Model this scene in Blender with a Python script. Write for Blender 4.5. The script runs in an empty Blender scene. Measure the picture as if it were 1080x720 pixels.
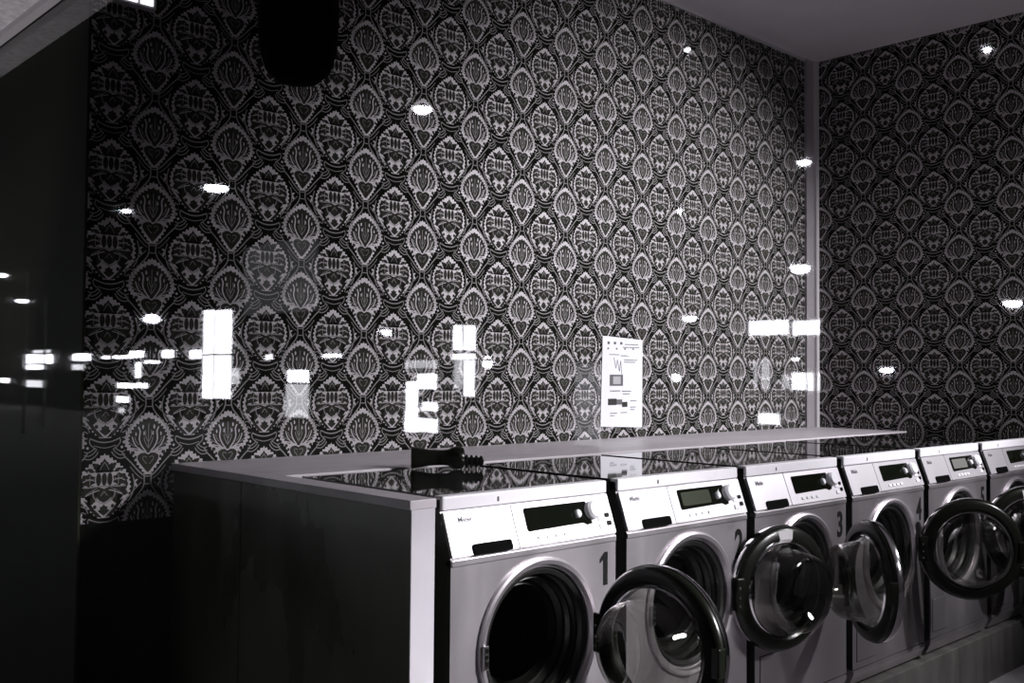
import bpy, bmesh, math, random
import numpy as np
from mathutils import Vector, Matrix
random.seed(7)
S = bpy.context.scene
C = S.collection
PI = math.pi

# ------------------------------------------------------------------ camera
EYE = 1.356
yaw, pit, rol = math.radians(43.32), math.radians(1.9735), math.radians(0.4626)
cam_d = bpy.data.cameras.new('camera'); cam = bpy.data.objects.new('camera', cam_d); C.objects.link(cam)
fw = Vector((math.sin(yaw)*math.cos(pit), math.cos(yaw)*math.cos(pit), math.sin(pit)))
rt = Vector((math.cos(yaw), -math.sin(yaw), 0)); up = rt.cross(fw)
r2 = rt*math.cos(rol) + up*math.sin(rol); u2 = up*math.cos(rol) - rt*math.sin(rol)
m = Matrix((r2, u2, -fw)).transposed().to_4x4(); m.translation = (0, 0, EYE)
cam.matrix_world = m
cam_d.sensor_width = 36; cam_d.lens = 36*1048.51/1080; cam_d.clip_start = .05; cam_d.clip_end = 300
S.camera = cam

# ------------------------------------------------------------------ view, world, lamps
S.view_settings.view_transform = 'Standard'; S.view_settings.look = 'None'
S.view_settings.exposure = 0.0; S.view_settings.gamma = 1.0; S.view_settings.use_curve_mapping = False
w = bpy.data.worlds.new('night_sky'); S.world = w; w.use_nodes = True
w.node_tree.nodes['Background'].inputs[0].default_value = (.75, 1, .7, 1)
w.node_tree.nodes['Background'].inputs[1].default_value = .0004
CEIL = 3.243
def area(name, loc, aim, sx, sy, energy, spread=180, col=(1, .96, 1)):
    l = bpy.data.lights.new(name, 'AREA'); l.shape = 'RECTANGLE'; l.size = sx; l.size_y = sy
    l.energy = energy; l.spread = math.radians(spread); l.color = col
    o = bpy.data.objects.new(name, l); C.objects.link(o); o.location = loc
    o.rotation_euler = (Vector(aim)-Vector(loc)).to_track_quat('-Z', 'Y').to_euler(); return o
def spot(name, loc, aim, energy, cone, blend, radius=.05, col=(1, .96, 1)):
    l = bpy.data.lights.new(name, 'SPOT'); l.energy = energy; l.spot_size = math.radians(cone); l.spot_blend = blend
    l.shadow_soft_size = radius; l.color = col
    o = bpy.data.objects.new(name, l); C.objects.link(o); o.location = loc
    o.rotation_euler = (Vector(aim)-Vector(loc)).to_track_quat('-Z', 'Y').to_euler(); return o
spot('wall_washer_lamp', (5.12, -.6, 2.85), (3.85, 3.06, 1.2), 950, 62, 1.0, .05)
area('front_fill_area', (4.0, -2.4, 2.9), (1.9, 1.85, .5), .7, .5, 13, 24)  # added fill without a fixture, brightens the left-hand machine fronts
area('overhead_area_light', (4.55, -.9, 3.19), (4.55, -.9, 0), 1.2, .6, 1.5, 130)
spot('ceiling_fill_spot', (3.9, -1.2, 2.3), (4.3, 1.6, CEIL), 22, 75, 1.0, .1)  # added fill aimed upwards to lift only the ceiling
area('overhead_area_light', (3.0, -2.0, 3.19), (3.0, -2.0, 0), 1.2, .6, 1.5, 150)  # extra one, added so the front wall gives the steel something bright to mirror
spot('soffit_fill_spot', (.5, 3.75, .08), (1.0, 3.75, 2.56), 60, 34, .6, .05)  # added fill from below that brightens the canopy soffit

# ------------------------------------------------------------------ dimensions
G = 1.105            # plane of the shop window
D = 3.062            # damask wall
BR = 5.358           # far side wall
TF = 1.821           # fronts of the machines
TOP = 1.064          # tops of the machines
Z0 = .226            # top of the plinth
M0, P, W = 1.5238, .6427, .595
HEAD = 2.568
YB = -3.0

# ------------------------------------------------------------------ materials
def mat(name, col, rough=.5, metal=0, emit=0, spec=.5, coat=0, noise=None, bump=0, ecol=None):
    m = bpy.data.materials.new(name); m.use_nodes = True; nt = m.node_tree; b = nt.nodes['Principled BSDF']
    b.inputs['Base Color'].default_value = (*col, 1); b.inputs['Roughness'].default_value = rough
    b.inputs['Metallic'].default_value = metal; b.inputs['Specular IOR Level'].default_value = spec
    b.inputs['Coat Weight'].default_value = coat
    if emit:
        b.inputs['Emission Color'].default_value = (*(ecol or (.93, .93, 1)), 1); b.inputs['Emission Strength'].default_value = emit
    if noise:
        sc, amt = noise[:2]; st = noise[2] if len(noise) > 2 else (1, 1, 1)
        tc = nt.nodes.new('ShaderNodeTexCoord'); mp = nt.nodes.new('ShaderNodeMapping'); mp.inputs['Scale'].default_value = st
        n = nt.nodes.new('ShaderNodeTexNoise'); n.inputs['Scale'].default_value = sc; n.inputs['Detail'].default_value = 6
        nt.links.new(tc.outputs['Object'], mp.inputs[0]); nt.links.new(mp.outputs[0], n.inputs[0])
        r = nt.nodes.new('ShaderNodeMapRange'); r.inputs[1].default_value = .3; r.inputs[2].default_value = .7
        r.inputs[3].default_value = 1-amt; r.inputs[4].default_value = 1+amt
        nt.links.new(n.outputs['Fac'], r.inputs[0])
        mx = nt.nodes.new('ShaderNodeVectorMath'); mx.operation = 'SCALE'; mx.inputs[0].default_value = col
        nt.links.new(r.outputs[0], mx.inputs['Scale']); nt.links.new(mx.outputs[0], b.inputs['Base Color'])
        if len(noise) > 3:
            rr = nt.nodes.new('ShaderNodeMapRange'); rr.inputs[1].default_value = .3; rr.inputs[2].default_value = .7
            rr.inputs[3].default_value = rough-noise[3]; rr.inputs[4].default_value = rough+noise[3]
            nt.links.new(n.outputs['Fac'], rr.inputs[0]); nt.links.new(rr.outputs[0], b.inputs['Roughness'])
        if bump:
            bp = nt.nodes.new('ShaderNodeBump'); bp.inputs['Strength'].default_value = bump; bp.inputs['Distance'].default_value = .002
            nt.links.new(n.outputs['Fac'], bp.inputs['Height']); nt.links.new(bp.outputs[0], b.inputs['Normal'])
    return m
def glassy(name, ior, rough, tint):
    m = bpy.data.materials.new(name); m.use_nodes = True; nt = m.node_tree; nt.nodes.clear()
    o = nt.nodes.new('ShaderNodeOutputMaterial'); x = nt.nodes.new('ShaderNodeMixShader')
    # reflectance: ior holds the reflectance at normal incidence, both faces of the sheet together
    lw = nt.nodes.new('ShaderNodeLayerWeight'); lw.inputs['Blend'].default_value = .5
    pw = nt.nodes.new('ShaderNodeMath'); pw.operation = 'POWER'; pw.inputs[1].default_value = 5
    nt.links.new(lw.outputs['Facing'], pw.inputs[0])
    f = nt.nodes.new('ShaderNodeMapRange'); f.inputs[3].default_value = ior; f.inputs[4].default_value = 1.0
    nt.links.new(pw.outputs[0], f.inputs[0])
    t = nt.nodes.new('ShaderNodeBsdfTransparent'); t.inputs[0].default_value = (*tint, 1)
    g = nt.nodes.new('ShaderNodeBsdfGlossy'); g.inputs['Roughness'].default_value = rough; g.inputs['Color'].default_value = (1, 1, 1, 1)
    nt.links.new(f.outputs[0], x.inputs[0]); nt.links.new(t.outputs[0], x.inputs[1]); nt.links.new(g.outputs[0], x.inputs[2])
    nt.links.new(x.outputs[0], o.inputs[0]); return m
M = dict(
    flock=mat('black_flock', (.007, .008, .006), .9, noise=(60, .4), spec=.05),
    foil=mat('silver_paper', (.50, .475, .50), .5, metal=.15, noise=(25, .10)),
    motif=mat('olive_motif', (.026, .027, .021), .7, noise=(60, .4), spec=.15),
    vein=mat('silver_vein', (.27, .26, .26), .6),
    ceil=mat('ceiling_paint', (.90, .85, .89), .35, noise=(3, .05)),
    plaster=mat('plaster', (.35, .34, .35), .7, noise=(8, .08)),
    soffit=mat('canopy_plaster', (.75, .72, .74), .8, noise=(40, .2), bump=.6),
    floor=mat('floor_tile', (.55, .53, .55), .35, noise=(6, .15)),
    trim=mat('trim_paint', (.34, .32, .34), .45, noise=(9, .05)),
    bead=mat('bead_paint', (.62, .6, .62), .4),
    steel=mat('brushed_steel', (.60, .57, .60), .36, metal=.92, noise=(5, .10, (1, 1, .25), .06)),
    panel=mat('panel_steel', (.66, .64, .68), .40, metal=.65, noise=(6, .04)),
    rim=mat('white_enamel', (.86, .85, .90), .3),
    seam_shade=mat('dark_seam_gap_shade', (.02, .02, .02), .6),
    lid=mat('black_glass_lid', (.010, .011, .009), .035, spec=.9, noise=(7, .3)),
    black=mat('black_plastic', (.005, .006, .004), .25, spec=.3),
    matte=mat('matte_black', (.002, .002, .002), .95, spec=.05),
    screen=mat('display_glass', (.004, .005, .003), .08, spec=.25),
    lcd=mat('display_lit', (.035, .042, .026), .2),
    pale_lcd=mat('pale_readout', (.16, .16, .15), .2),
    rubber=mat('grey_rubber', (.009, .009, .0085), .4),
    drum=mat('drum_steel', (.10, .10, .095), .3, metal=.8),
    dark=mat('drum_shadow', (.006, .006, .005), .6),
    chrome=mat('chrome', (.75, .74, .76), .12, metal=1),
    knob=mat('satin_white', (.85, .85, .9), .25),
    shelf=mat('shelf_laminate', (.60, .56, .60), .4, noise=(4, .08, (1, 3, 1))),
    side=mat('scuffed_side_panel', (.075, .074, .055), .32, noise=(3.2, .5, (1, 1, .5), .12)),
    edge=mat('panel_edge', (.62, .60, .65), .45, noise=(5, .08)),
    plinth=mat('plinth_board', (.10, .097, .092), .45, noise=(7, .3, (3, 1, .4))),
    stone=mat('dark_polished_stone', (.028, .031, .020), .6, spec=.12, noise=(2.5, .3)),
    paper=mat('white_paper', (.84, .85, .90), .6),
    ink=mat('grey_ink', (.12, .12, .13), .7),
    ink2=mat('black_ink', (.02, .02, .02), .7),
    pale=mat('pale_ink', (.45, .45, .48), .7),
    number=mat('black_vinyl', (.008, .008, .008), .8, spec=.1),
    sticker=mat('pale_sticker', (.55, .54, .56), .5),
    asphalt=mat('asphalt', (.01, .01, .01), .8, noise=(20, .3)),
    brick=mat('dark_facade', (.008, .008, .007), .8, noise=(4, .3)),
    pole=mat('dark_pole', (.01, .01, .01), .6),
    glow=mat('lit_lamp', (.9, .9, .9), .5, emit=30),
    glow_soft=mat('lit_panel', (.9, .9, .9), .5, emit=15),
    glow_dim=mat('dim_lit_panel', (.8, .8, .8), .5, emit=4),
    glow_faint=mat('faint_lit_panel', (.8, .8, .8), .5, emit=1.0),
    glow_veil=mat('veiled_lit_window', (.5, .5, .5), .5, emit=.2),
    slat=mat('lit_slat', (.9, .9, .9), .5, emit=1.8),
    window=glassy('window_glass', .085, 0.024, (.97, .98, .97)),
    bowl=glassy('bowl_glass', .06, .02, (.72, .72, .70)),
)

# ------------------------------------------------------------------ mesh helpers
class MB:
    def __init__(s): s.v = []; s.f = []; s.m = []; s.curved = False
    def add(s, v, f, mi=0):
        b = len(s.v); s.v += [tuple(x) for x in v]; s.f += [tuple(i+b for i in q) for q in f]; s.m += [mi]*len(f); return s
    def box(s, x0, x1, y0, y1, z0, z1, mi=0):
        v = [(x, y, z) for z in (z0, z1) for y in (y0, y1) for x in (x0, x1)]
        return s.add(v, [(0, 2, 3, 1), (4, 5, 7, 6), (0, 1, 5, 4), (2, 6, 7, 3), (0, 4, 6, 2), (1, 3, 7, 5)], mi)
    def rbox(s, x0, x1, y0, y1, z0, z1, r=.004, mi=0, seg=2):
        bm = bmesh.new(); bmesh.ops.create_cube(bm, size=1)
        for q in bm.verts: q.co = Vector((x0+(q.co.x+.5)*(x1-x0), y0+(q.co.y+.5)*(y1-y0), z0+(q.co.z+.5)*(z1-z0)))
        bmesh.ops.bevel(bm, geom=list(bm.edges), offset=r, segments=seg, affect='EDGES', profile=.5)
        return s.bm(bm, mi)
    def bm(s, bm, mi=0):
        bm.verts.index_update()
        s.add([q.co[:] for q in bm.verts], [[q.index for q in f.verts] for f in bm.faces], mi); bm.free(); return s
    def lathe(s, prof, c, axis='y', n=64, mi=0, a0=0, a1=2*PI, closed=False):
        s.curved = True
        full = abs(a1-a0-2*PI) < 1e-6; k = n if full else n+1
        v = []
        for i in range(k):
            a = a0+(a1-a0)*i/n
            for r, h in prof:
                x, z = r*math.cos(a), r*math.sin(a)
                v.append({'y': (c[0]+x, c[1]+h, c[2]+z), 'z': (c[0]+x, c[1]+z, c[2]+h), 'x': (c[0]+h, c[1]+x, c[2]+z)}[axis])
        L = len(prof); f = []
        for i in range(n):
            for j in range(L if closed else L-1):
                a, b = i*L+j, i*L+(j+1) % L; d, e = ((i+1) % k)*L+j, ((i+1) % k)*L+(j+1) % L
                f.append((a, b, e, d))
        return s.add(v, f, mi)
    def tube(s, pts, r, n=10, mi=0, cap=True):
        s.curved = True
        pts = [Vector(p) for p in pts]; v = []; L = len(pts)
        rr = r if isinstance(r, (list, tuple)) else [r]*L
        for i, p in enumerate(pts):
            d = (pts[min(i+1, L-1)]-pts[max(i-1, 0)]).normalized()
            a = d.cross(Vector((0, 0, 1)) if abs(d.z) < .9 else Vector((1, 0, 0))).normalized(); b = d.cross(a)
            v += [tuple(p+(a*math.cos(2*PI*k/n)+b*math.sin(2*PI*k/n))*rr[i]) for k in range(n)]
        f = [(i*n+k, i*n+(k+1) % n, (i+1)*n+(k+1) % n, (i+1)*n+k) for i in range(L-1) for k in range(n)]
        if cap: f += [tuple(range(n))[::-1], tuple(range((L-1)*n, L*n))]
        return s.add(v, f, mi)
    def prism(s, poly, y0, y1, mi=0):
        "poly in x,z extruded along y"
        n = len(poly); v = [(x, y0, z) for x, z in poly]+[(x, y1, z) for x, z in poly]
        return s.add(v, [tuple(range(n)), tuple(range(2*n-1, n-1, -1))]+[(i, i+n, (i+1) % n+n, (i+1) % n) for i in range(n)], mi)
    def build(s, name, mats, parent=None, smooth=True, loc=None, kind=None, label=None, ang=35, fix=True):
        me = bpy.data.meshes.new(name); me.from_pydata(s.v, [], s.f)
        for q in (mats if isinstance(mats, (list, tuple)) else [mats]): me.materials.append(q)
        me.polygons.foreach_set('material_index', s.m)
        if fix:
            bm = bmesh.new(); bm.from_mesh(me); bmesh.ops.recalc_face_normals(bm, faces=bm.faces); bm.to_mesh(me); bm.free()
        if smooth and s.curved: me.shade_smooth(); me.set_sharp_from_angle(angle=math.radians(ang))
        me.update(); o = bpy.data.objects.new(name, me); C.objects.link(o)
        if parent: o.parent = parent
        if loc: o.location = loc
        if kind: o['kind'] = kind
        if label: o['label'] = label
        return o
def empty(name, loc, label, cat, group=None, rz=0):
    o = bpy.data.objects.new(name, None); C.objects.link(o); o.location = loc; o.rotation_euler.z = rz
    o.empty_display_size = .1; return tag(o, label, cat, group)
def tag(o, label, cat, group=None):
    o['label'] = label; o['category'] = cat
    if group: o['group'] = group
    return o
def text_mesh(txt, size, extr=.0006, bold=0):
    cu = bpy.data.curves.new('writing', 'FONT'); cu.body = txt; cu.size = size; cu.extrude = extr; cu.offset = bold
    cu.align_x = 'LEFT'; cu.resolution_u = 4
    o = bpy.data.objects.new('writing', cu); C.objects.link(o)
    me = bpy.data.meshes.new_from_object(o); bpy.data.objects.remove(o); return me
def text(name, txt, size, mt, parent, loc, rx=PI/2, bold=0, sx=1):
    me = text_mesh(txt, size, bold=bold); me.materials.clear(); me.materials.append(mt)
    o = bpy.data.objects.new(name, me); C.objects.link(o); o.parent = parent; o.location = loc; o.rotation_euler = (rx, 0, 0); o.scale = (sx, 1, 1)
    return o

# ------------------------------------------------------------------ the room
st = dict(kind='structure', smooth=False)
MB().box(G, BR+.2, YB-.2, D+.2, -.12, 0).build('floor', M['floor'], **st)
MB().box(G, BR+.2, YB-.2, D+.2, CEIL, CEIL+.15).build('ceiling', M['ceil'], **st)
MB().box(G, BR+.2, YB-.2, YB, 0, CEIL).build('wall_front', M['plaster'], **st)

# damask paper: one repeat drawn in millimetres, then repeated over the wall
def serr(pts, amp, step):
    out = []; n = len(pts); k = 0
    for i in range(n):
        a = Vector(pts[i]); b = Vector(pts[(i+1) % n]); L = (b-a).length; q = max(1, round(L/step))
        nrm = Vector((b.y-a.y, a.x-b.x)).normalized()
        for j in range(q):
            out.append(tuple(a+(b-a)*j/q)); 
            if L > 2: out.append(tuple(a+(b-a)*(j+.25)/q+nrm*amp))
    return out
def smooth_curve(pts, n=6):
    out = []; P_ = [pts[0]]+list(pts)+[pts[-1]]
    for i in range(1, len(P_)-2):
        for k in range(n):
            t = k/n; p = [np.array(P_[i+d], float) for d in (-1, 0, 1, 2)]
            out.append(tuple(.5*((2*p[1])+(-p[0]+p[2])*t+(2*p[0]-5*p[1]+4*p[2]-p[3])*t*t+(-p[0]+3*p[1]-3*p[2]+p[3])*t**3)))
    out.append(tuple(pts[-1])); return out
def ribbon(pts, w):
    pts = [Vector(p) for p in pts]; a = []; b = []; L = len(pts)
    for i, p in enumerate(pts):
        d = (pts[min(i+1, L-1)]-pts[max(i-1, 0)]).normalized(); nn = Vector((-d.y, d.x))*(w/2)
        a.append(tuple(p+nn)); b.append(tuple(p-nn))
    return [[a[i], a[i+1], b[i+1], b[i]] for i in range(L-1)]
def leaf(x, y, L, w, ang, teeth=3):
    "pointed lobed leaf growing from x,y; ang from straight up, degrees, + to the right"
    a = math.radians(ang); d = Vector((math.sin(a), math.cos(a))); s = Vector((d.y, -d.x)); pts = []
    prof = [(0, .12), (.15, .42), (.3, .82), (.38, .7), (.5, 1), (.58, .78), (.7, .85), (.77, .52), (.88, .42), (1, 0)]
    for t, q in prof: pts.append(tuple(Vector((x, y))+d*L*t+s*w/2*q))
    for t, q in prof[-2::-1]: pts.append(tuple(Vector((x, y))+d*L*t-s*w/2*q))
    return pts
def disc(x, y, rx, ry=None, n=12): ry = ry or rx; return [(x+rx*math.cos(2*PI*i/n), y+ry*math.sin(2*PI*i/n)) for i in range(n)]
def scallop(x, y, rx, ry, k=7, dep=.22):
    return [(x+rx*(1-dep*(i % 2))*math.cos(PI*i/k), y+ry*(1-dep*(i % 2))*math.sin(PI*i/k)) for i in range(2*k)]
def mir(polys): return polys+[[(-x, y) for x, y in p][::-1] for p in polys]
def off(polys, dx, dy): return [[(x+dx, y+dy) for x, y in p] for p in polys]
U, V = 270., 242.
ogee_n = [(0, 5), (12, -4), (28, -14), (44, -25), (57, -38), (67, -54), (74, -72), (75, -90), (70, -106), (60, -119), (49, -131), (42, -144), (35, -157), (26, -170), (16, -182), (8, -193)]
ogee_w = [(0, 5), (13, -5), (30, -16), (47, -29), (62, -43), (74, -58), (82, -76), (85, -96), (83, -116), (77, -132), (66, -146), (52, -158), (40, -170), (27, -182), (11, -191)]
def resample(pts, step):
    out = [pts[0]]; acc = 0
    for a, b in zip(pts, list(pts[1:])):
        a, b = Vector(a), Vector(b); L = (b-a).length; t = step-acc
        while t < L: out.append(tuple(a+(b-a)*t/L)); t += step
        acc = L-(t-step)
    out.append(pts[-1]); return out
def outline(half, amp=6.5, step=7):
    r = resample(smooth_curve(half, 4), step); h = []
    for i, p in enumerate(r):
        a = Vector(r[max(i-1, 0)]); b = Vector(r[min(i+1, len(r)-1)]); nrm = Vector((-(b.y-a.y), b.x-a.x)).normalized()
        k = amp*(-.5 if i % 2 else .5) if 0 < i < len(r)-1 else 0
        h.append((p[0]+nrm.x*k, p[1]+nrm.y*k))
    return h+[(-x, y) for x, y in h[::-1] if x > .5]
def inset(half, y0, y1, d, amp, close):
    "dark filling kept d inside the outline between heights y0 and y1, with a leafy edge"
    r = resample(smooth_curve(half, 4), 7); h = []
    for i in range(1, len(r)-1):
        a, b = Vector(r[i-1]), Vector(r[i+1]); nrm = Vector((b.y-a.y, a.x-b.x)).normalized()
        k = d+amp*(1 if i % 2 else -1)*.5; q = (r[i][0]+nrm.x*k, r[i][1]+nrm.y*k)
        if y1 <= q[1] <= y0 and q[0] > 1: h.append(q)
    return sym([(0, y0)]+h+close)
L1, L2, L3 = [], [], []
sym = lambda h: h+[(-x, y) for x, y in h[::-1] if x > .5]
# narrow medallion
L1 += [outline(ogee_n)]
L2 += [inset(ogee_n, -14, -112, 12.5, 7, [(50, -112), (36, -119), (24, -115), (12, -124), (0, -126)])]
hrt = [(0, -131), (10, -125), (23, -126), (33, -133), (34, -143), (28, -155), (18, -167), (7, -181), (0, -187)]
L2 += [hrt+[(-x, y) for x, y in hrt[-2:0:-1]]]
L2 += mir([disc(49, -124, 6.5, 6), disc(40, -138, 4.5, 5)])
LF = []
LF += mir(ribbon(smooth_curve([(7, -122), (22, -102), (29, -82), (27, -58), (33, -44)], 4), 4.5))
LF += mir(ribbon(smooth_curve([(14, -122), (34, -108), (46, -92), (52, -74)], 4), 3.6))
LF += mir(ribbon(smooth_curve([(0, -128), (16, -120), (34, -114), (50, -110)], 4), 3.6))
LF += mir([disc(18, -44, 3, 7, 8), disc(14, -64, 2.5, 7, 8), disc(40, -66, 2.5, 6, 8)])
L3 += ribbon([(0, -34), (0, -112)], 2.2)+mir(ribbon(smooth_curve([(2, -108), (12, -88), (14, -76)], 3), 2.4))+mir(ribbon(smooth_curve([(2, -90), (9, -72), (9, -54)], 3), 2))
L3 += mir(ribbon(smooth_curve([(30, -100), (40, -88), (43, -76)], 3), 2.2))+mir(ribbon(smooth_curve([(26, -110), (42, -104), (58, -94)], 3), 2.2))
L3 += mir(ribbon(smooth_curve([(4, -140), (12, -136), (18, -142), (10, -154), (4, -160)], 3), 1.6))
# knot between two narrow medallions and the lines that leave it
L3 += [[(-9, -200), (9, -200), (9, -197), (-9, -197)], [(-9, -224), (9, -224), (9, -221), (-9, -221)]]
for q in mir(ribbon(smooth_curve([(12, -186), (11, -206), (11, -220), (17, -236), (30, -252), (47, -272), (62, -292)], 4), 4)): L3.append(q)
for q in mir(ribbon(smooth_curve([(9, -197), (20, -190), (34, -176), (47, -161), (60, -147), (73, -134), (84, -118)], 4), 4)): L3.append(q)
for q in mir(ribbon(smooth_curve([(16, -206), (28, -198), (44, -182), (56, -166)], 4), 2.2)): L3.append(q)
for q in mir(ribbon(smooth_curve([(88, -58), (80, -40), (66, -22), (50, -4), (34, 12), (20, 26)], 4), 2.6)): L3.append(q)
L1 += mir([leaf(40, -214, 20, 8, 200, 3), leaf(31, -206, 16, 7, 120)])
# wide medallion, half a repeat to the side and half a repeat down
Wx, Wy = U/2, -126.
w1 = [outline([(x*.95, y) for x, y in ogee_w])]
w2 = [sym([(0, -10), (6, -20), (13, -24), (12, -33), (23, -34), (21, -44), (32, -50), (22, -54), (0, -53)])]
w2 += [disc(0, -74, 8, 20)]+mir([disc(17, -74, 8, 20), scallop(49, -75, 25, 21, 7, .22), leaf(12, -99, 66, 38, 110), leaf(22, -116, 46, 26, 142), leaf(2, -52, 44, 24, 52), disc(62, -99, 4), disc(27, -156, 5.5, 6), disc(38, -164, 4)])
hh = [(0, -103), (9, -99), (21, -102), (27, -112), (24, -126), (13, -138), (0, -145)]
w2 += mir([leaf(64, -112, 34, 13, 8), leaf(40, -140, 30, 14, 40), leaf(30, -52, 24, 14, 62), disc(70, -92, 4, 6), leaf(50, -52, 14, 9, 30)])
w2 += [hh+[(-x, y) for x, y in hh[-2:0:-1]]]
w2 += mir([[(62, -134), (50, -150), (36, -170), (22, -186), (4, -190), (16, -176), (30, -162), (40, -144)]])
w2 += [sym([(0, -150), (5, -156), (12, -157), (11, -165), (18, -168), (12, -175), (0, -184)])]
w3 = []
w3 += mir(ribbon(smooth_curve([(0, -96), (20, -95), (46, -97), (66, -96)], 3), 4))
w3 += mir(ribbon(smooth_curve([(0, -148), (18, -140), (32, -124), (32, -106)], 3), 3.4))
w3 += mir(ribbon(smooth_curve([(30, -70), (43, -76), (56, -70)], 3), 2))+mir(ribbon([(43, -60), (43, -90)], 2))
w3 += mir(ribbon(smooth_curve([(20, -100), (38, -108), (54, -118)], 3), 2))+mir(ribbon(smooth_curve([(0, -22), (8, -34), (14, -46)], 3), 2))
w3 += mir(ribbon([(0, -110), (10, -124)], 2))
# crown over the next tip, with its curved arms
w3 += ribbon(smooth_curve([(-44, -192), (-22, -201), (0, -204), (22, -201), (44, -192)], 4), 4)
w3 += ribbon(smooth_curve([(-34, -213), (0, -221), (34, -213)], 4), 2.4)
w3 += mir(ribbon(smooth_curve([(44, -190), (47, -202), (40, -214), (24, -226)], 4), 3))
for k in range(3):
    w3 += mir(ribbon(smooth_curve([(20+k*6, -232+k*5), (28+k*7, -244+k*7), (44+k*5, -254+k*10), (62, -252+k*11)], 4), 3.2))
w3 += mir(ribbon(smooth_curve([(52, -176), (64, -170), (70, -182), (62, -192), (52, -190)], 4), 3))
w3 += mir(ribbon(smooth_curve([(56, -158), (68, -152), (78, -164), (74, -180)], 4), 2.6))
w1 += mir([disc(60, -205, 6, 5), disc(74, -196, 4, 4), disc(52, -220, 4, 4)])
w3 += mir(ribbon(smooth_curve([(86, -62), (92, -84), (92, -106), (84, -130), (74, -146)], 4), 3.4))
LF += off(mir(ribbon(smooth_curve([(14, -106), (34, -112), (56, -122)], 3), 2.6))+mir(ribbon(smooth_curve([(30, -78), (46, -72), (64, -80)], 3), 2.2)), Wx, Wy)
L1 += off(w1, Wx, Wy); L2 += off(w2, Wx, Wy); L3 += off(w3, Wx, Wy)
def tris(polys):
    from mathutils.geometry import tessellate_polygon
    out = []
    for p in polys:
        vs = [Vector((x, y, 0)) for x, y in p]
        for t in tessellate_polygon([vs]): out.append([p[i] for i in t])
    return np.array(out)/1000.0
T = [(tris(L1), 1, .0004), (tris(L2), 3, .0008), (tris(L3), 2, .0012), (tris(LF), 1, .0012)]
def clip_poly(poly, k, lim, keep_less):
    out = []; n = len(poly)
    ins = lambda p: (p[k] <= lim) if keep_less else (p[k] >= lim)
    for i in range(n):
        a, b = poly[i], poly[(i+1) % n]
        if ins(a): out.append(a)
        if ins(a) != ins(b):
            t = (lim-a[k])/(b[k]-a[k]); q = a+(b-a)*t; q[k] = lim; out.append(q)
    return out
def damask(u0, u1, v0, v1, pu, pv, to3d):
    "covers u0..u1 by v0..v1; (pu,pv) is a tip of a narrow medallion"
    verts, faces, mi = [], [], []; u, v = U/1000, V/1000; base = 0
    for tri, m_, h in T:
        for i in range(math.floor((u0-pu)/u)-2, math.ceil((u1-pu)/u)+2):
            for j in range(math.floor((v0-pv)/v)-1, math.ceil((v1-pv)/v)+3):
                q = tri+np.array([pu+i*u, pv+j*v]); lo = q.min(1); hi = q.max(1)
                ok = (hi[:, 0] > u0) & (lo[:, 0] < u1) & (hi[:, 1] > v0) & (lo[:, 1] < v1)
                inn = (lo[:, 0] >= u0) & (hi[:, 0] <= u1) & (lo[:, 1] >= v0) & (hi[:, 1] <= v1)
                a = q[inn]
                if len(a):
                    verts.append(to3d(a.reshape(-1, 2), h)); n = len(a)*3
                    faces += (np.arange(n).reshape(-1, 3)+base).tolist(); mi += [m_]*len(a); base += n
                for p in q[ok & ~inn]:
                    p = list(p)
                    for k, lim, less in ((0, u0, False), (0, u1, True), (1, v0, False), (1, v1, True)):
                        p = clip_poly(p, k, lim, less) if len(p) > 2 else []
                    if len(p) > 2:
                        verts.append(to3d(np.array(p), h)); faces.append(list(range(base, base+len(p)))); mi.append(m_); base += len(p)
    return np.concatenate(verts), faces, mi
def paper_wall(name, slab, args, flip):
    mb = MB().box(*slab); v, f, mi = damask(*args)
    b = len(mb.v); mb.v += v.tolist(); mb.f += [tuple(i+b for i in (q[::-1] if flip else q)) for q in f]; mb.m += mi
    return mb.build(name, [M['flock'], M['foil'], M['vein'], M['motif']], kind='structure', smooth=False, fix=False)
paper_wall('wall_back', (G+.012, BR+.2, D, D+.2, 0, CEIL), (G+.012, BR, .9, CEIL, 2.670, 1.085+EYE,
    lambda a, h: np.stack([a[:, 0], np.full(len(a), D-h), a[:, 1]], 1)), False)
paper_wall('wall_right', (BR, BR+.2, YB, D, 0, CEIL), (-.6, D, .9, CEIL, 2.751, 1.739+EYE,
    lambda a, h: np.stack([np.full(len(a), BR-h), a[:, 0], a[:, 1]], 1)), True)
MB().box(BR-.112, BR-.028, D-.016, D-.0015, TOP+.004, CEIL).build('trim_1', M['trim'], **st)
MB().box(BR-.032, BR-.0015, D-.034, D-.0015, TOP+.004, CEIL).build('trim_2', M['bead'], **st)
MB().box(G+.02, BR-.002, D-.012, D-.002, CEIL-.014, CEIL-.001).build('trim_3', M['bead'], **st)

# shop window and the facade around it
pane = MB(); pane.add([(G, YB, .02), (G, 12, .02), (G, 12, HEAD), (G, YB, HEAD)], [(3, 2, 1, 0)])
pane.build('window_1', M['window'], kind='structure', smooth=False, fix=False)
MB().box(G-.02, G+.011, YB-.2, 12, HEAD, CEIL+.6).build('wall_left', M['plaster'], **st)
MB().box(.965, G-.02, YB, 12, HEAD+.0, HEAD+.5).build('ceiling_canopy', M['soffit'], **st)
MB().box(G-.035, G-.004, YB, 12, HEAD-.022, HEAD-.0).build('trim_4', M['bead'], **st)
MB().box(G-.02, G+.02, YB, 12, -.05, .018).build('trim_5', M['pole'], **st)
MB().box(G+.012, G+.55, D+.2, 12, 0, HEAD-.002).build('wall_party', M['stone'], **st)
MB().box(G+.004, G+.011, D+.001, D+.2, 0, HEAD-.002).build('wall_party_end', M['stone'], **st)

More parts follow.
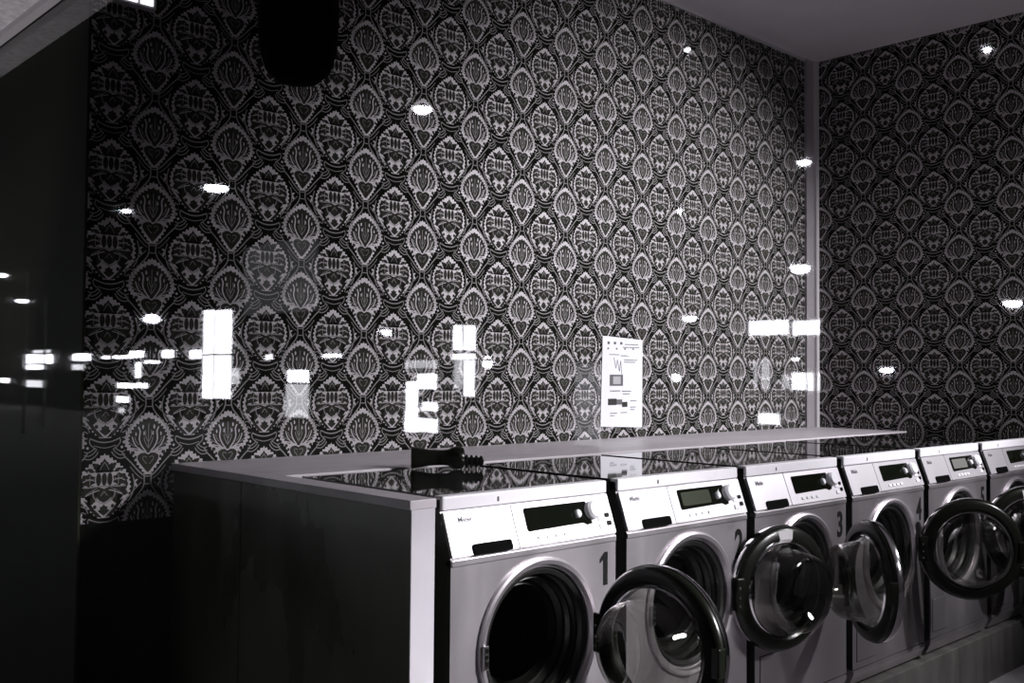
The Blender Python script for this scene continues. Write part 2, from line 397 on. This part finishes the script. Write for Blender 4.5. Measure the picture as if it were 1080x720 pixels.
# ------------------------------------------------------------------ counter: side panel, worktop behind the machines, plinth
cb = empty('side_panel', (1.44, (TF+D)/2, 0), 'dark scuffed end panel with pale front edge beside washing machine one', 'panel')
dx, dy = -1.44, -(TF+D)/2
MB().rbox(1.4063+dx, 1.4742+dx, TF+.004+dy, D-.004+dy, 0, 1.046, .0015).build('board', M['side'], cb)
MB().rbox(1.4055+dx, 1.475+dx, TF+dy, TF+.004+dy, 0, 1.046, .001).build('edge_strip', M['edge'], cb, label='pale front edge strip')
MB().rbox(1.4038+dx, 1.4063+dx, 2.62+dy, D-.004+dy, 0, 1.045, .0006).build('shade_line_sheet', M['side'], cb)  # added sheet whose edge stands in for a shade line across the board
wt = MB()
wt.rbox(1.399, 1.4765, TF-.003, D-.002, 1.0465, 1.0685, .002)
wt.rbox(1.4768, BR-.003, 2.500, D-.002, 1.0465, 1.0685, .002)
tag(wt.build('worktop', M['shelf']), 'long pale laminate worktop ledge running along the damask wall behind the machines', 'worktop')
pl = MB(); pl.rbox(1.478, BR-.004, TF-.02, D-.01, 0, Z0-.012, .004)
pl.box(1.478, BR-.004, TF+.03, D-.02, Z0-.012, Z0-.001)
tag(pl.build('plinth', M['plinth']), 'low dark plinth carrying the whole row of washing machines', 'plinth')

# ------------------------------------------------------------------ washing machines
CX, CZ = W/2, .678-Z0           # porthole centre in the machine's own frame (x from its left side, y back from its front)
RR, RI = .212, .176
H1, H2, HT = .694, .802, TOP-Z0  # foot of the panel, head of the panel, top
DL = .039; DEP = .668
def pan_pt(x, s, o=0):
    "point on the sloping panel: s from 0 at its foot to 1 at its head, o outwards"
    n = Vector((0, -(H2-H1), DL)).normalized(); return (x, DL*s+n.y*o, H1+(H2-H1)*s+n.z*o)
PANRX = PI/2-math.atan2(DL, H2-H1)
def pan_plate(mb, poly, o0, o1, mi=0):
    n = len(poly); v = [pan_pt(x, s, o0) for x, s in poly]+[pan_pt(x, s, o1) for x, s in poly]
    return mb.add(v, [tuple(range(n, 2*n)), tuple(range(n-1, -1, -1))]+[(i, (i+1) % n, (i+1) % n+n, i+n) for i in range(n)], mi)
def rrect(x0, x1, s0, s1, rx, rs, n=4):
    p = []
    for cx, cy, a in ((x1-rx, s1-rs, 0), (x0+rx, s1-rs, 90), (x0+rx, s0+rs, 180), (x1-rx, s0+rs, 270)):
        for i in range(n+1): t = math.radians(a+90*i/n); p.append((cx+rx*math.cos(t), cy+rs*math.sin(t)))
    return p
def ring_plate(cx, cz, r, x0, x1, z0, z1, n=96):
    corners = [math.atan2(z-cz, x-cx) % (2*PI) for x in (x0, x1) for z in (z0, z1)]
    A = sorted([2*PI*i/n for i in range(n)]+corners); I, O = [], []
    for a in A:
        c, s = math.cos(a), math.sin(a)
        t = min([(x1-cx)/c if c > 1e-9 else ((x0-cx)/c if c < -1e-9 else 9), (z1-cz)/s if s > 1e-9 else ((z0-cz)/s if s < -1e-9 else 9)])
        I.append((cx+r*c, cz+r*s)); O.append((cx+t*c, cz+t*s))
    return I, O
def make_machine(idx):
    labels = MACH[idx]
    root = empty('washing_machine', (M0+idx*P, TF, Z0), labels[0], 'washing machine', 'front loading washing machines in a row')
    # body: front sheet with a round opening, sides, back
    mb = MB(); I, O = ring_plate(CX, CZ, RI+.012, 0, W, .058, H1-.004); n = len(I)
    v = [(x, 0, z) for x, z in I]+[(x, 0, z) for x, z in O]+[(x, .05, z) for x, z in I]
    mb.add(v, [(i, (i+1) % n, (i+1) % n+n, i+n) for i in range(n)]+[(i, i+2*n, (i+1) % n+2*n, (i+1) % n) for i in range(n)])
    prof = [(0, .058), (0, H1-.004), (.004, H1+.002), (DL+.004, H2), (DL+.004, HT-.008), (DEP, HT-.008), (DEP, .0), (.03, 0), (.03, .058)]
    k = len(prof)
    for x in (0, W): mb.add([(x, y, z) for y, z in prof], [tuple(range(k))], 1)  # sides coloured near black to put the shade of the gaps into them
    vv = [(x, y, z) for x in (0, W) for y, z in prof]
    mb.add(vv, [(i, (i+1) % k, (i+1) % k+k, i+k) for i in range(1, k)])
    mb.build('body', [M['steel'], M['seam_shade']], root, smooth=False)
    q = MB(); q.add([(x, y, z) for x in (.001, W-.001) for y, z in ((-.002, .054), (-.002, .040), (.016, .0), (.03, .0), (.03, .054))],
        [(0, 1, 6, 5), (1, 2, 7, 6), (2, 3, 8, 7), (4, 0, 5, 9), (0, 4, 3, 2, 1), (5, 6, 7, 8, 9)])
    q.build('kick_plate', M['steel'], root, smooth=False)
    # ledge under the panel
    MB().rbox(0, W, -.004, .02, H1-.020, H1-.002, .003).build('ledge', M['steel'], root)
    # panel: drawer front at the left, fascia at the right
    split = .222
    dr = MB(); pan_plate(dr, rrect(.002, split-.002, .02, .985, .003, .03), -.002, .006); d = dr.build('detergent_drawer', M['panel'], root)
    gp = MB(); pan_plate(gp, rrect(.068, .197, .0, .235, .008, .06), .004, .0105)
    gp.build('handle', M['matte'], d, label='black grip recess')
    text('maker_name', 'Miele', .021, M['ink'], d, pan_pt(.040, .72, .0062), PANRX, bold=.0004)
    fa = MB(); pan_plate(fa, rrect(split+.002, W-.002, .02, .985, .003, .03), -.002, .006); f = fa.build('control_panel', M['panel'], root)
    scr = MB()
    x0, x1 = .262, .492
    pts = [(x0, .38), (x0+.004, .33), (x1-.022, .36), (x1-.004, .30), (x1+.014, .33), (x1+.006, .5), (x1+.004, .62), (x1+.004, .86), (x0+.004, .86), (x0, .82)]
    pan_plate(scr, pts, .005, .0085); s_ = scr.build('display', M['screen'], f, label='black display window')
    if MACH[idx][1]:
        lc = MB(); pan_plate(lc, rrect(x0+.012, x1-.075, .42, .78, .004, .04), .008, .0095); lc.build('lit_readout', M['lcd' if idx == 1 else 'pale_lcd'], s_)
    kb = MB(); c = pan_pt(.440, .60, .0085); nn = Vector((0, -(H2-H1), DL)).normalized()
    def disc_on(mb, x, s, r, h, o=.006, sq=1.0, n=24, dome=.8):
        c = Vector(pan_pt(x, s, o)); t = Vector((0, DL, H2-H1)).normalized(); X = Vector((1, 0, 0)); vs = []
        for rr, hh in ((r, 0), (r, h*.7), (r*dome, h)):
            vs += [tuple(c+X*math.cos(2*PI*i/n)*rr+t*math.sin(2*PI*i/n)*rr*sq+nn*hh) for i in range(n)]
        mb.add(vs, [(i, (i+1) % n, (i+1) % n+n, i+n) for i in range(n)]+[(i+n, (i+1) % n+n, (i+1) % n+2*n, i+2*n) for i in range(n)]+[tuple(range(2*n, 3*n))])
    disc_on(kb, .452, .58, .0095, .012, .008, 1.2); kb.build('selector_light', M['knob'], s_)
    kn = MB(); disc_on(kn, .510, .62, .0255, .024); kn.build('knob', M['knob'], f, label='round white dial')
    for i in range(4):
        b = MB(); xx = .292+i*.032; pan_plate(b, rrect(xx, xx+.020, .13, .21, .003, .03), .005, .009); b.build('button', M['knob'], f)
    for xx, s0, s1, mt in ((.532, .36, .46, 'knob'), (.532, .15, .27, 'knob'), (.562, .42, .52, 'black'), (.564, .22, .33, 'black')):
        b = MB(); pan_plate(b, rrect(xx, xx+(.026 if mt == 'knob' else .016), s0, s1, .003, .03), .005, .009); b.build('button', M[mt], f)
    # lid: black glass plate with a white front rail
    MB().rbox(.001, W-.001, DL+.028, DEP, HT-.010, HT, .0015).build('lid', M['lid'], root)
    rl = MB(); rl.rbox(0, W, DL-.006, DL+.030, H2+.0015, HT+.001, .005, seg=3); r_ = rl.build('lid_rail', M['rim'], root, label='white front rail of the lid')
    MB().rbox(.178, .184, DL-.0075, DL-.004, H2+.012, H2+.024, .001).build('rail_mark', M['ink'], r_)
    # porthole ring, gasket, drum
    pr = MB(); pr.lathe([(RR, .001), (RR, -.010), (RR-.006, -.014), (RR-.016, -.012), (RI+.016, -.003), (RI+.012, .010), (RI+.012, .05)], (CX, 0, CZ), n=72)
    pr.build('porthole_ring', M['steel'], root)
    ga = MB(); ga.lathe([(RI+.012, .012), (RI+.004, .004), (RI-.006, .008), (RI-.010, .020), (RI-.006, .032), (RI-.012, .04), (RI-.022, .036), (RI-.028, .048), (RI-.024, .062), (RI-.034, .075), (RI-.044, .072), (RI-.046, .095)], (CX, 0, CZ), n=72)
    ga.build('gasket', M['rubber'], root)
    dm = MB(); dm.lathe([(RI-.046, .094), (RI-.04, .10), (.22, .13), (.235, .16), (.235, .46), (.20, .49), (0.0001, .50)], (CX, 0, CZ+.01), n=48)
    for a in (20, 140, 260):
        a = math.radians(a); cx, cz = CX+.205*math.cos(a), CZ+.01+.205*math.sin(a)
        dm.tube([(cx, .16, cz), (cx, .45, cz)], .03, 8)
    dm.build('drum', M['drum'], root)
    lp = MB(); lp.rbox(CX-RR+.006, CX-RR+.020, -.022, -.008, CZ-.032, CZ+.026, .002); lt = lp.build('latch_plate', M['chrome'], root)
    ls = MB()
    for dz in (-.022, -.006, .010): ls.box(CX-RR+.009, CX-RR+.017, -.0235, -.0215, CZ+dz, CZ+dz+.010)
    ls.build('latch_slot', M['black'], lt, smooth=False)
    # service flap
    fx0, fx1, fz0, fz1 = .028, .175, .082, .222
    sf = MB()
    sf.box(fx0, fx1, -.001, .001, fz0, fz1, 1); sf.box(fx0+.003, fx1-.003, -.003, 0, fz0+.003, fz1-.003, 0)
    sf.build('service_flap', [M['steel'], M['seam_shade']], root, smooth=False)
    # number
    nx = W-.062
    if idx == 0:
        nb = MB(); nb.prism([(nx+.010, H1-.135), (nx+.028, H1-.135), (nx+.028, H1-.045), (nx+.014, H1-.045), (nx-.004, H1-.062), (nx-.004, H1-.074), (nx+.010, H1-.064)], -.0012, 0)
        nb.build('number', M['number'], root, smooth=False)
    else: text('number', str(idx+1), .125, M['number'], root, (nx-.004, -.0008, H1-.135), PI/2, bold=.0032, sx=.72)
    # door: its own origin sits on the hinge
    hx = CX+RR-.019-(.018 if idx == 0 else 0)
    th = math.radians(MACH[idx][2])
    R = .200; c = (-R-.004, 0, 0)
    df = MB(); df.lathe([(R, -.012), (R-.004, -.002), (R-.012, .004), (R-.038, .007), (R-.046, .002), (R-.052, .000), (R-.053, -.024), (R-.044, -.036), (R-.018, -.040), (R-.003, -.030)], c, n=80, closed=True)
    df_o = df.build('door', M['black'], root, loc=(hx, -.032, CZ)); df_o.rotation_euler.z = th
    cr = MB(); cr.lathe([(R+.002, -.016), (R+.003, -.026), (R-.002, -.038), (R-.016, -.044), (R-.030, -.042), (R-.02, -.036), (R-.006, -.03)], c, n=80, closed=True)
    cr.build('door_rim', M['chrome'], df_o, label='chrome outer rim of the door')
    gb = MB(); r0 = R-.050
    prof = [(r0, -.004), (r0-.004, .006), (r0-.012, .014), (r0-.018, .03), (r0-.023, .060), (r0-.028, .085), (r0-.036, .097), (r0-.046, .101), (r0-.058, .098), (r0-.075, .086), (r0-.10, .077), (.02, .072), (.0005, .072)]
    inner = [(max(r-.006, .0005), h-.005) for r, h in prof[::-1]]
    gb.lathe(prof+inner, c, n=80); gb.build('glass_bowl', M['bowl'], df_o, label='clear glass bowl of the door', fix=True)
    ir = MB(); ir.lathe([(r0+.004, .003), (r0, .008), (r0-.005, .006), (r0-.002, .001)], c, n=72, closed=True); ir.build('inner_ring', M['chrome'], df_o)
    hg = MB(); hg.rbox(-.030, .000, -.020, .006, -.052, .052, .004); h_ = hg.build('hinge', M['black'], df_o)
    for dz in (-.034, -.008, .02):
        b = MB(); b.lathe([(.0001, .010), (.004, .009), (.005, .006)], (-.010, 0, dz), n=12); b.build('hinge_screw', M['chrome'], h_)
    lk = MB(); lk.rbox(-2*R-.004, -2*R+.022, -.020, .010, -.036, .036, .004); lk.build('door_latch', M['black'], df_o)
    if MACH[idx][3]:
        sk = MB(); A0, A1 = PI/2-.17, PI/2+.17
        sk.lathe([(R-.012, .0052), (R-.040, .0082), (R-.046, .0042)], c, n=8, a0=A0, a1=A1); sk.build('door_sticker', M['sticker'], df_o, fix=False)
    return root
MACH = [
    ('washing machine marked 1 with black open door beside the pale edged end panel', 0, 90, 0),
    ('washing machine marked 2 with lit readout, second in the row', 1, 166, 1),
    ('washing machine marked 3 whose door stands open nearly edge on', 0, 52, 0),
    ('washing machine marked 4 with wide open door hiding half of its right neighbour', 0, 132, 0),
    ('washing machine with pale readout panel between machine 4 and the last one', 1, 140, 1),
    ('last washing machine of the row against the dark side wall', 0, 60, 0),
]
for i in range(6): make_machine(i)

# ------------------------------------------------------------------ notice on the damask wall
pc = (3.60, D-.0025, 1.335)
nt_ = empty('wall_notice', pc, 'white printed instruction sheet taped to the damask wall above the worktop', 'poster')
hw, hz = .150, .210
sh = MB(); sh.add([(x, -.0012+.0016*math.sin(x*20)**2*0, z) for x, z in ((-hw, -hz), (hw, -hz-.012), (hw, hz-.012), (-hw+.012, hz))]+[(x, .0006, z) for x, z in ((-hw, -hz), (hw, -hz-.012), (hw, hz-.012), (-hw+.012, hz))],
    [(0, 1, 2, 3), (7, 6, 5, 4), (0, 4, 5, 1), (1, 5, 6, 2), (2, 6, 7, 3), (3, 7, 4, 0)])
sh.build('sheet', M['paper'], nt_, smooth=False)
def marks(name, items, mt):
    q = MB()
    for x0, x1, z0, z1 in items: q.box(x0, x1, -.0026, -.0012, z0, z1)
    return q.build(name, mt, nt_, smooth=False)
rnd = random.Random(3)
def line(x, z, L, h=.0035):
    out = []; a = x
    while a < x+L: b = min(a+rnd.uniform(.008, .022), x+L); out.append((a, b, z, z+h)); a = b+.003
    return out
marks('symbols', [(-.105+.045*i, -.090+.045*i, .172, .184) for i in range(3)]+[(-.105+.06*i, -.096+.06*i, .148, .156) for i in range(4)], M['ink'])
marks('printed_lines', line(.02, .172, .10)+line(.005, .158, .12)+line(-.09, .122, .07)+line(-.01, .118, .085)+line(.015, .098, .095)+line(.015, .088, .08)+line(-.085, -.048, .07, .004)+line(.0, -.050, .065, .004)+line(.005, -.062, .05)+line(.06, -.095, .045)+line(.06, -.125, .04)+line(.06, -.137, .03)+line(-.085, -.152, .05)+line(-.01, -.150, .045)+line(-.085, -.163, .03), M['ink'])
zz = MB()
for k, (a, b) in enumerate([((-.06, .11), (-.045, .06)), ((-.045, .06), (-.035, .10)), ((-.035, .10), (-.02, .045)), ((-.02, .045), (-.012, .095)), ((-.012, .095), (.0, .02))]):
    zz.tube([(a[0], -.0018, a[1]), (b[0], -.0018, b[1])], .0012, 6)
zz.build('wiring_sketch', M['ink'], nt_)
marks('picture', [(-.088, .005, -.022, .030), ], M['ink'])
marks('picture', [(-.066, -.012, -.014, .022)], M['pale']).location.y = -.0008
marks('picture', [(-.100, -.040, -.112, -.082), (.0, .038, -.122, -.098)], M['ink2'])
marks('picture', [(-.040, .0, -.110, -.086)], M['ink'])

# ------------------------------------------------------------------ black ribbed plug on the first lid
pg = empty('ribbed_plug', (1.985, 2.39, TOP+.0005), 'black rubber plug with ribbed neck lying on the black lid of machine 1', 'plug', rz=math.radians(-38))
rg = [(r*1.14, h) for r, h in [(.026, -.115), (.030, -.112), (.027, -.09), (.022, -.06), (.0205, -.02), (.022, .0), (.027, .010), (.031, .022), (.031, .038), (.026, .048), (.018, .052)]]
hb = MB(); hb.lathe([(.0001, -.115)]+rg+[(.0001, .052)], (0, 0, .0358), "x", n=28); hb.build('plug_body', M['black'], pg)
nk = MB(); pr_ = [(.0001, .048)]
for i in range(4): pr_ += [(.013, .052+i*.015), (.0215-i*.0012, .055+i*.015), (.0215-i*.0012, .060+i*.015), (.013, .063+i*.015)]
pr_ += [(.0001, .112)]
nk.lathe(pr_, (0, 0, .024), 'x', n=24); nk.build('ribbed_neck', M['black'], pg)

# ------------------------------------------------------------------ dark pendant and the slatted light box
pd = empty('pendant_lamp', (1.318, 2.2, CEIL), 'unlit black bell shaped pendant hanging before the upper left wallpaper', 'lamp')
MB().lathe([(.0001, -.92), (.0001, -.92), (.0, -1.155)][:0]+[(.100, -.80), (.102, -.98), (.098, -1.06), (.082, -1.115), (.052, -1.143), (.0001, -1.152)], (0, 0, 0), 'z', n=48).lathe([(.100, -.80), (.085, -.72), (.03, -.69), (.0001, -.69)], (0, 0, 0), 'z', n=48).build('lamp_shade', M['matte'], pd)
MB().tube([(0, 0, -.70), (0, 0, -.02)], .004, 8).build('cord', M['black'], pd)
MB().lathe([(.05, 0), (.05, -.02), (.02, -.035), (.0001, -.035)], (0, 0, 0), 'z', n=32).build('ceiling_rose', M['black'], pd)
lb = empty('slatted_light_box', (1.225, D-.002, 2.497), 'small lit slatted light box high on the wall beside the window head', 'light')
MB().rbox(-.085, .078, -.035, 0, .0, .085, .004).build('housing', M['trim'], lb)
q = MB()
for i in range(3): q.box(-.075+i*.050, -.035+i*.050, -.040, -.034, .008, .075)
q.build('lit_slats', M['slat'], lb, smooth=False)

# ------------------------------------------------------------------ luminaire carrying the panel lamp
lu = empty('ceiling_light', (4.55, -.9, CEIL), 'flat white panel light on the shop ceiling', 'light')
MB().box(-.62, .62, -.32, .32, -.018, 0).build('housing', M['rim'], lu, smooth=False)

# ------------------------------------------------------------------ the street that the window mirrors
MB().box(-60, G-.02, -30, 130, -1.3, -1.15).build('road', M['asphalt'], **st)
MB().box(-3.0, G-.02, -6, 14, -.30, -.05).build('sidewalk', M['asphalt'], **st)
FX = -24.5
bd = empty('terrace_building', (FX, 3, -1.15), 'long dark terrace across the street mirrored in the shop window', 'building')
bw = MB(); bw.box(-8, -1.2, -20, 102, 0, 11); bw.build('wall', M['brick'], bd, smooth=False)
bc = MB(); bc.box(-8, -.9, -20, 102, 11, 11.4); bc.build('cornice', M['brick'], bd, smooth=False)
for i in range(24):
    b = MB(); y = -16+i*4.9; b.box(-1.22, -1.15, y, y+1.6, 6.2, 8.6); b.box(-1.16, -1.1, y-.1, y+1.7, 6.05, 6.2); b.build('window', M['screen'], bd, smooth=False)
def street_lamp(x, y, z, rx, rz, cap, turn=0):
    gz = -1.15
    o = empty('street_lamp', (x-math.cos(turn), y-math.sin(turn), gz), cap, 'street lamp', 'street lamps mirrored in the shop window', rz=turn)
    H = z-gz
    MB().tube([(0, 0, 0), (0, 0, H*.5), (0, 0, H+.25), (.35, 0, H+.35), (1.0, 0, H+.14)], [.08, .06, .045, .035, .03], 10).build('pole', M['pole'], o)
    hd = MB(); hd.lathe([(.0001, .16), (rx*.5, .13), (rx*1.05, rz*.4), (rx*1.05, rz*.2)], (1.0, 0, H), 'z', n=24); hd.build('lamp_head', M['pole'], o)
    ln = MB(); ln.lathe([(rx*math.cos(t), rz*math.sin(t)) for t in [(-90+180*k/10)*PI/180 for k in range(11)]], (1.0, 0, H), 'z', n=24)
    ln.build('lens', M['glow'], o)
LAMPS = [((-12.66, 29.71, 7.32), .366, .137), ((-11.89, 18.05, 7.5), .208, .11), ((-11.37, 33.69, 6.89), .146, .081), ((-12.77, 11.17, 7.48), .062, .044),
 ((-20.14, 13.05, 6.78), .167, .083), ((-17.47, 11.59, 3.8), .21, .136), ((-17.75, 7.23, 2.83), .163, .1), ((-17.0, 9.38, 1.55), .134, .086), ((-17.34, 14.5, 2.79), .172, .092),
 ((-15.62, 24.38, 2.67), .215, .129), ((-14.65, 39.01, 3.53), .305, .172), ((-12.48, 47.88, 4.57), .258, .086), ((-10.18, 43.14, 5.24), .191, .095), ((-15.21, 6.69, 7.0), .065, .057),
 ((-19.24, 12.76, 1.83), .092, .057), ((-20.79, 14.05, 1.76), .074, .062), ((-15.54, 13.52, 1.39), .084, .147), ((-14.5, 18.61, 1.69), .131, .155), ((-17.1, 14.61, 5.39), .046, .103)]
LL = ['broad twin-bright lamp above the tall lit sign at left', 'bright oval lamp high over the centre of the wallpaper', 'small faint lamp high over the dark left end', 'tiny lamp close under the ceiling edge',
 'oval lamp glowing beside the corner post near the ceiling', 'domed lamp against the corner post above the twin tube sign', 'domed lamp low on the dark side wall at far right', 'oval lamp low on the dark side wall above machine 4',
 'domed lamp right of the wall notice', 'oval lamp above the fuzzy block sign', 'oval lamp left of the tall lit sign', 'thin flat lamp on the dark stone at left', 'dim lamp at the very left edge', 'tiny lamp high on the dark side wall',
 'small dot lamp just left of corner post', 'smallest dot lamp left of the corner post', 'upright oval lamp right of the wall notice', 'round lamp right of the paned sign', 'narrow upright lamp in the middle of the wallpaper']
for k, ((p, rx, rz), l) in enumerate(zip(LAMPS, LL)): street_lamp(*p, rx, rz, l, -PI/2 if k in (2, 3, 13, 1) else 0)
SIGNS = [
 ('tower_sign', 'tallest lit sign in four white panels at left', 'sign', -22.79, [(49.964, 51.073, 2.411, 4.783, 1.0), (47.944, 49.746, 2.393, 4.711, 1.0), (49.977, 51.085, -0.001, 2.309, 1.0), (47.96, 49.759, 0.036, 2.294, 1.0)]),
 ('shop_sign', 'hazy upright lit sign with a white band right of the tallest sign', 'sign', -16.79, [(30.697, 32.118, 1.059, 1.503, 1.0), (30.673, 32.224, -0.204, 0.99, 0.3)]),
 ('block_sign', 'fuzzy blocky lit sign low over the worktop behind the plug', 'sign', -10.79, [(16.041, 17.139, 1.503, 1.663, 0.4), (16.066, 16.702, 1.066, 1.384, 1.0), (16.692, 17.088, 0.152, 1.22, 1.0), (16.026, 16.531, 0.614, 0.791, 1.0), (16.019, 17.113, 0.167, 0.446, 1.0)]),
 ('paned_sign', 'upright lit sign in paired panes above the worktop', 'sign', -17.79, [(23.481, 23.893, 2.143, 2.912, 1.0), (22.856, 23.391, 2.135, 2.894, 1.0), (22.848, 23.929, 1.846, 2.022, 1.0), (23.464, 23.828, 0.934, 1.818, 0.4), (22.883, 23.372, 0.71, 1.815, 1.0)]),
 ('tube_sign', 'wide pair of white tubes crossing the corner post', 'sign', -16.79, [(11.48, 12.462, 2.295, 2.607, 1.0), (10.748, 11.37, 2.274, 2.576, 1.0)]),
 ('shop_window', 'hazy dim lit opening left of the corner post', 'window', -17.79, [(12.585, 12.99, 1.098, 1.757, 0.35), (12.07, 12.24, 1.108, 1.43, 0.6)]),
 ('shop_window', 'twin bright blobs straddling the foot of corner post', 'window', -17.79, [(11.642, 11.998, 1.092, 1.474, 1.0), (11.317, 11.595, 1.077, 1.476, 1.0)]),
 ('low_light_panel', 'low bright bar just above the worktop near the corner post', 'sign', -15.79, [(11.083, 11.576, 0.403, 0.618, 1.0)]),
 ('shop_window', 'cluster of bright panes on the dark stone at left', 'window', -22.79, [(77.699, 80.902, 2.0, 2.642, 1.0), (74.685, 77.492, 1.988, 2.611, 1.0), (76.43, 80.636, 1.572, 1.856, 1.0), (75.115, 78.786, 2.758, 2.968, 0.3), (76.546, 80.54, 0.229, 0.723, 0.4)]),
 ('shop_window', 'bright pane cut by the left picture edge', 'window', -22.79, [(84.416, 86.575, 0.51, 0.812, 1.0)]),
 ('shop_window', 'bright pane crossing the edge of the dark stone', 'window', -22.79, [(67.47, 70.585, 2.156, 2.606, 1.0), (68.615, 70.721, 1.513, 1.901, 0.4)]),
 ('shop_window', 'long thin bright row left of the tallest sign', 'window', -22.79, [(60.658, 65.345, 2.242, 2.422, 1.0), (58.982, 60.954, 2.279, 2.685, 1.0), (59.349, 60.048, 1.064, 1.988, 1.0), (56.686, 58.821, 1.923, 2.092, 1.0)]),
 ('shop_window', 'pair of short bright bars low at left', 'window', -22.79, [(60.282, 62.764, 0.404, 0.698, 1.0), (58.342, 59.999, 0.438, 0.724, 1.0)]),
 ('shop_window', 'small bright pane below the pair of short bars', 'window', -17.79, [(48.877, 50.294, -0.122, 0.162, 1.0), (49.314, 50.024, -0.645, -0.409, 0.4)]),
 ('shop_window', 'rounded bright pane nearer the long thin row', 'window', -22.79, [(54.432, 56.319, 2.243, 2.682, 1.0)]),
 ('shop_window', 'bright bar touching the tallest sign', 'window', -22.79, [(51.362, 52.748, 2.165, 2.638, 1.0)]),
 ('shop_window', 'large hazy lit opening left of the wall notice', 'window', -13.79, [(14.173, 14.949, -0.144, 1.619, 0.12)]),
 ('lit_strip', 'short bright strip across the upper right of the wall notice', 'sign', -15.79, [(14.528, 15.065, 1.823, 1.934, 1.0)]),
 ('shop_window', 'small bright pane above the hazy upright sign', 'window', -22.79, [(43.72, 44.366, 2.062, 2.297, 1.0), (37.649, 39.201, 2.112, 2.284, 1.0)]),
 ('shop_window', 'small upright pane right of the tallest sign', 'window', -21.79, [(45.163, 45.945, 0.826, 1.629, 0.4)]),
 ('upper_window', 'large faint lit upper window left of the centre', 'window', -21.79, [(38.112, 45.049, 4.206, 7.564, 0.03)]),
]
for nm, lab, cat, x, rects in SIGNS:
    ys = [r[0] for r in rects]+[r[1] for r in rects]; zs = [r[2] for r in rects]+[r[3] for r in rects]
    y0, y1, z0, z1 = min(ys), max(ys), min(zs), max(zs)
    o = empty(nm, (x, (y0+y1)/2, -1.15), lab, cat, 'lit signs and windows mirrored in the shop window')
    cy = (y0+y1)/2
    fr = MB(); fr.box(-.20, -.018, y0-cy-.02, y1-cy+.02, z0+1.15-.02, z1+1.15+.02); fr.build('frame', M['pole'], o, smooth=False)
    for s in (-1, 1):
        b = MB(); b.tube([(-.15, s*(y1-y0)*.4, 0), (-.15, s*(y1-y0)*.4, z0+1.12)], .05, 8); b.build('post', M['pole'], o)
    for a, b_, c_, d_, lv in rects:
        q = MB(); q.box(-.02, 0, a-cy, b_-cy, c_+1.15, d_+1.15)
        q.build('lit_panel', M['glow_soft' if lv > .7 else 'glow_dim' if lv > .25 else 'glow_faint' if lv > .1 else 'glow_veil'], o, smooth=False)
